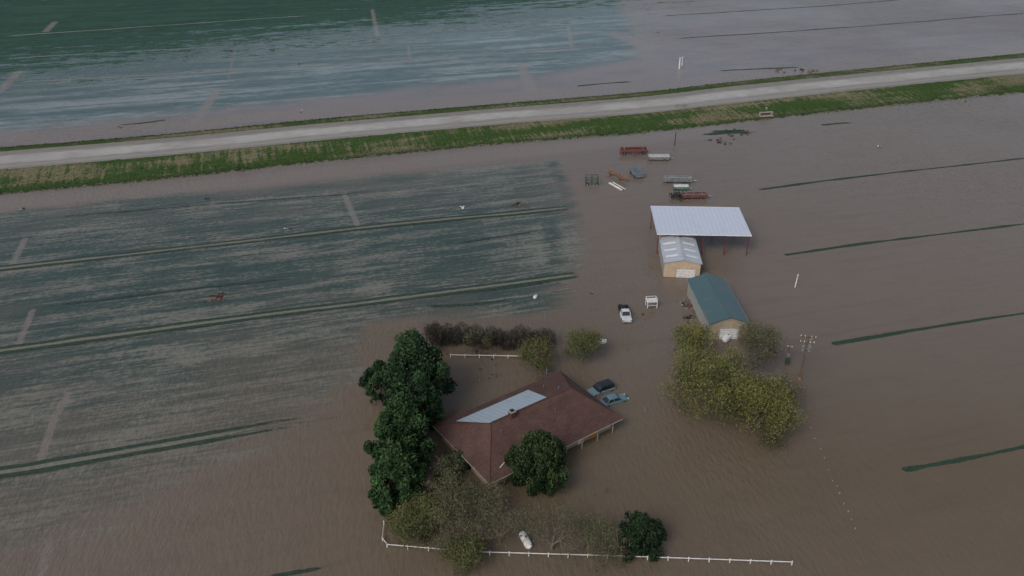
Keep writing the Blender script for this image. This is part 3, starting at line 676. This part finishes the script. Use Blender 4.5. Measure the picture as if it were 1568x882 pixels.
# green cage frame
e = empty("green_frame_cart", S(906, 281), 0); mb = MB()
for sx in (-1.5, 0, 1.5):
    for sy in (-1, 1): mb.box((sx, sy, .9), (.12, .12, 2.2), dgreen)
for z in (.6, 1.95):
    for sy in (-1, 1): mb.box((0, sy, z), (3.1, .1, .12), dgreen)
    for sx in (-1.5, 0, 1.5): mb.box((sx, 0, z+.01), (.1, 2.0, .1), dgreen)
for sx in (-1.2, 1.2): mb.wheel((sx, -1.15, .2), .4, .2, black, steel)
mb.make("cage_frame", e)
# orange boom conveyor + boards
e = empty("orange_conveyor", S(945, 272), math.radians(-58)); mb = MB()
for s in (-1, 1): mb.box((0, s*.35, .9), (8.4, .12, .22), orange)
for k in np.linspace(-4, 4, 12): mb.box((k, 0, .9), (.1, .6, .1), rust)
mb.box((0, 0, .86), (8.2, .5, .04), wood)
for k in (-2, 1.8): mb.cyl((k, -.6, 0), (k, 0, .9), .07, orange, 6); mb.cyl((k, .6, 0), (k, 0, .9), .07, orange, 6); mb.wheel((k, -.7, .15), .35, .2, black, steel)
mb.make("belt_frame", e)
e = empty("irrigation_pipe_stack", S(944, 286), math.radians(-62)); mb = MB()
for k in (0, 1, 3): mb.cyl((-2.8+RNG.uniform(-.3, .3), k*.4-.5, .15), (2.8, k*.4-.5+RNG.uniform(-.1, .1), .2), .11, whitep, 8)
mb.make("pipes", e)
# white stand
e = empty("white_water_cart", S(997, 469), .1); mb = MB(); mb.box((0, 0, 1.3), (2.0, 1.5, .1), whitep)
for sx in (-.9, .9):
    for sy in (-.65, .65): mb.box((sx, sy, .5), (.12, .12, 1.9), whitep)
for sy in (-.7, .7): mb.box((0, sy, 1.75), (2.0, .07, .07), whitep); mb.box((0, sy, .55), (1.8, .07, .07), whitep)
for sx in (-.95, .95): mb.box((sx, 0, 1.75), (.07, 1.4, .07), whitep); mb.box((sx, 0, 1.55), (.07, .07, .4), whitep)
mb.box((0, 0, .75), (1.2, .9, .6), steel); mb.make("platform_frame", e)

def debris(name, px, n, spread, mats, smin=.15, smax=.9, flat=.25):
    x, y, _ = S(*px); mb = MB()
    for i in range(n):
        c = (x+RNG.normal(0, spread), y+RNG.normal(0, spread), RNG.uniform(0, .3))
        R_ = Matrix.Rotation(RNG.uniform(0, 3.1), 3, 'Z')@Matrix.Rotation(RNG.normal(0, .3), 3, 'X')
        mb.box(c, (RNG.uniform(smin, smax), RNG.uniform(smin, smax)*.5, RNG.uniform(.08, flat)), random.choice(mats), rot=R_, top=.85)
    return mb.make(name)
debris("scrap_pile", (1050, 466), 26, 1.1, [wood, steel, steel, black, rust]); debris("scrap_pile", (1052, 487), 14, .7, [wood, steel, black])
debris("floating_debris", (1105, 217), 14, 1.6, [wood, black], .3, 1.4); debris("floating_debris", (1130, 205), 20, 2.2, [wood, dgreen, black], .3, 1.5)
debris("floating_debris", (333, 456), 34, .8, [wood, rust, darktwig], .2, 1.0); debris("floating_debris", (1060, 152), 14, 1.5, [wood, black], .4, 1.6)
debris("floating_debris", (992, 628), 6, .6, [wood, steel], .1, .4, .12); debris("floating_debris", (980, 487), 6, 1.0, [wood, black], .2, .5)
debris("floating_debris", (740, 560), 14, 2.2, [wood, black, steel], .15, .5); debris("floating_debris", (1240, 108), 14, 3, [wood, black], .5, 1.8); debris("floating_debris", (1195, 106), 8, 2.5, [wood, black], .5, 1.6)
debris("floating_debris", (800, 318), 8, 1.5, [wood, black], .3, 1.6); debris("floating_debris", (1195, 540), 6, 1.2, [wood, steel], .2, .6)
for px in ((183, 195), (268, 158), (460, 98), (140, 124), (439, 350), (36, 321), (1410, 98), (1007, 50), (1480, 155), (1085, 215), (1345, 225), (912, 452), (318, 305), (460, 171)):
    debris("floating_debris", px, 4, .5, [steel, wood, black], .2, .7)
debris("floating_debris", (708, 318), 3, .3, [whitep], .4, .8)
def tank(name, px, yw, Lt, r, z=.35, mat=whitep):
    x, y, _ = S(*px); e = empty(name, (x, y, z), yw); mb = MB(); prof = [(-Lt/2, .05), (-Lt/2+.08, r*.55), (-Lt/2+.3, r*.92), (-Lt/2+.5, r), (Lt/2-.5, r), (Lt/2-.3, r*.92), (Lt/2-.08, r*.55), (Lt/2, .05)]
    V_ = []; n = 14
    for xx, rr in prof: V_ += [(xx, rr*math.cos(6.2832*k/n), rr*math.sin(6.2832*k/n)) for k in range(n)]
    Fc = [(i*n+k, i*n+(k+1) % n, (i+1)*n+(k+1) % n, (i+1)*n+k) for i in range(len(prof)-1) for k in range(n)]
    mb.add(V_, Fc, mat); mb.make("tank_shell", e, smooth=True); mb = MB(); mb.cyl((0, 0, r-.05), (0, 0, r+.18), .16, steel, 10)
    for s in (-1, 1): mb.box((s*Lt*.28, 0, -r*.8), (.15, r*1.4, .5), concrete)
    mb.make("valve_dome_and_legs", e)
tank("propane_tank", (1114, 519), math.radians(50), 3.2, .55); tank("propane_tank", (805, 830), math.radians(112), 2.8, .5); tank("water_tank", (923, 524), 0, 1.5, .5, .2); tank("floating_drum", (820, 455), math.radians(70), 1.6, .35, .15)
# culvert gate on bank
e = empty("culvert_gate", S(1172, 178), math.radians(10)); mb = MB(); mb.box((0, 0, 1.3), (4.4, .35, .3), concrete)
for s in (-1, 1): mb.box((s*2.0, 0, .5), (.35, .5, 2.0), concrete)
mb.box((0, .2, .6), (3.6, .12, 1.2), wood); mb.box((0, -.9, .35), (4.2, 1.2, .12), concrete); mb.cyl((0, .1, 1.2), (0, .1, 2.6), .08, steel, 8); mb.cyl((0, -.15, 2.5), (0, .35, 2.5), .4, steel, 12); mb.make("headwall_and_gate", e)
# posts
def post(name, px, h, r, mat, lean=(0, 0)):
    x, y, _ = S(*px); mb = MB(); mb.cyl((x, y, -.5), (x+lean[0], y+lean[1], h), r, mat, 8, r*.8); mb.cyl((x+lean[0], y+lean[1], h), (x+lean[0], y+lean[1], h+.08), r*1.4, mat, 8); return mb.make(name)
post("white_marker_post", (1217, 440), 2.6, .11, whitep, (.3, .3)); post("white_marker_post", (1040, 105), 4.0, .3, whitep); post("white_marker_post", (1044, 101), 3.5, .16, whitep)
post("well_post", (1033, 222), 3.6, .12, black); post("wood_post", (961, 540), 2.6, .05, wood, (.2, 2)); post("wood_post", (927, 756), 1.0, .09, wood); post("wood_post", (760, 577), .8, .08, wood); post("wood_post", (837, 572), .8, .08, whitep)
# ------------------------------------------------------------------ utility poles
def upole(px, h, cross, name="utility_pole", transformer=True):
    x, y, _ = S(*px); e = empty(name, (x, y, 0), math.radians(-12)); mb = MB(); mb.cyl((0, 0, -1), (0, 0, h), .17, wood, 10, .11); mb.cyl((0, 0, 0), (0, 0, .5), .2, yel, 10, .19); mb.make("pole_shaft", e)
    mb = MB()
    for z, w_ in cross:
        mb.box((0, .14, z), (w_, .12, .14), wood); mb.cyl((-w_*.35, .14, z), (0, .14, z-.7), .03, steel, 5); mb.cyl((w_*.35, .14, z), (0, .14, z-.7), .03, steel, 5)
        for k in (-.46, -.2, .2, .46): mb.cyl((w_*k, .14, z+.06), (w_*k, .14, z+.3), .06, whitep, 8)
    mb.make("crossarms_and_insulators", e)
    if transformer:
        mb = MB()
        for s in (-1, 1): mb.cyl((s*.45, -.15, h-2.7), (s*.45, -.15, h-1.8), .27, steel, 12); mb.cyl((s*.45, -.15, h-1.8), (s*.45, -.15, h-1.6), .08, steel, 8)
        mb.box((0, -.1, h-2.3), (.9, .1, .1), steel); mb.make("transformers", e)
    return e
upole((1224, 581), 8.3, [(8.0, 2.4), (7.0, 2.2)])
e = upole((1204, 558), 3.6, [(3.3, .9)], "meter_pole", False); mb = MB(); mb.box((.05, -.25, .8), (.7, .35, 1.1), dgreen); mb.box((0, -.2, 2.0), (.45, .25, .6), steel); mb.make("meter_box", e)
# ------------------------------------------------------------------ fences
def fence(name, pts, mat, step=2.4, h=.6, rails=(.5,), ps=.11):
    mb = MB(); W_ = [Vector(S(*p)) for p in pts]
    for a, c in zip(W_[:-1], W_[1:]):
        n = max(1, round((c-a).length/step)); d = (c-a)/n; yw_ = math.atan2(d.y, d.x)
        for k in range(n+1): p = a+d*k; mb.box((p.x, p.y, h/2-.2), (ps, ps, h+.4), mat, yw_); mb.box((p.x, p.y, h+.03), (ps*1.3, ps*1.3, .06), mat, yw_)
        for r_ in rails: m_ = (a+c)/2; mb.box((m_.x, m_.y, r_), ((c-a).length, .05, .13), mat, yw_)
    return mb.make(name)
fence("white_fence", [(588, 803), (586, 828), (593, 838), (720, 849), (960, 856), (1212, 865)], whitep)
fence("white_fence", [(690, 547), (800, 549)], whitep)
fence("rail_fence", [(800, 551), (822, 570), (840, 582)], wood, 2.0, .7, (.6,), .1)
# submerged fence: tops of posts showing
mb = MB(); pl = M("faded_plastic", (.36, .34, .32), .6, .1)
for p in ((1235, 640), (1241, 656), (1247, 672), (1256, 688), (1262, 702), (1268, 720), (1274, 737), (1281, 745), (1285, 756), (1292, 772), (1298, 784), (1303, 796), (1309, 810)):
    x, y, _ = S(*p); k = RNG.uniform(.6, 1.1); mb.cyl((x, y, -.3), (x+.05, y, .16*k), .05*k, pl, 8); mb.cyl((x+.05, y, .16*k), (x+.05, y, .22*k), .07*k, pl, 8)
mb.make("submerged_fence_posts")
# grass tufts along embankment
n = 9000; k = RNG.integers(0, len(uu)-1, n); tt = RNG.beta(2.5, .8, n)[:, None]; fr_ = RNG.random(n)[:, None]
A_ = R['bs'][k]*(1-fr_)+R['bs'][k+1]*fr_; B_ = R['ts'][k]*(1-fr_)+R['ts'][k+1]*fr_
c = A_*(1-tt)+B_*tt; c[:, 2] += .1; c += RNG.normal(0, .15, (n, 3)); c[:, 2] = np.maximum(c[:, 2], .03); v, q, t_ = leaves(c, .28, RNG.uniform(0, 1, n), .5, .35)
np_obj("embankment_grass", v, q, foliage_mat("embankment_grass", (.024, .050, .012), (.07, .105, .03)), dict(tint=t_))
n = 8000; k = RNG.integers(0, len(uu)-1, n); c = R['tn'][k]*.6+R['sn'][k]*.4+RNG.normal(0, .35, (n, 3))*np.array([1, 1, .2]); c[:, 2] = np.abs(c[:, 2])
v, q, t_ = leaves(c, .35, RNG.uniform(0, 1, n), .5, .35); np_obj("verge_grass", v, q, foliage_mat("verge_grass", (.03, .045, .014), (.09, .11, .035)), dict(tint=t_))
for px in ((367, 262), (1525, 139), (1050, 170)): 
    x, y, _ = S(*px); mb = MB()
    for j in range(6): branches(mb, Vector((x+RNG.normal(0, 1.2), y, 0)), Vector((RNG.normal(0, .5), RNG.normal(0, .3), 1)), .9, .06, 4, darktwig, .6, None, .05)
    mb.make("bare_shrub")
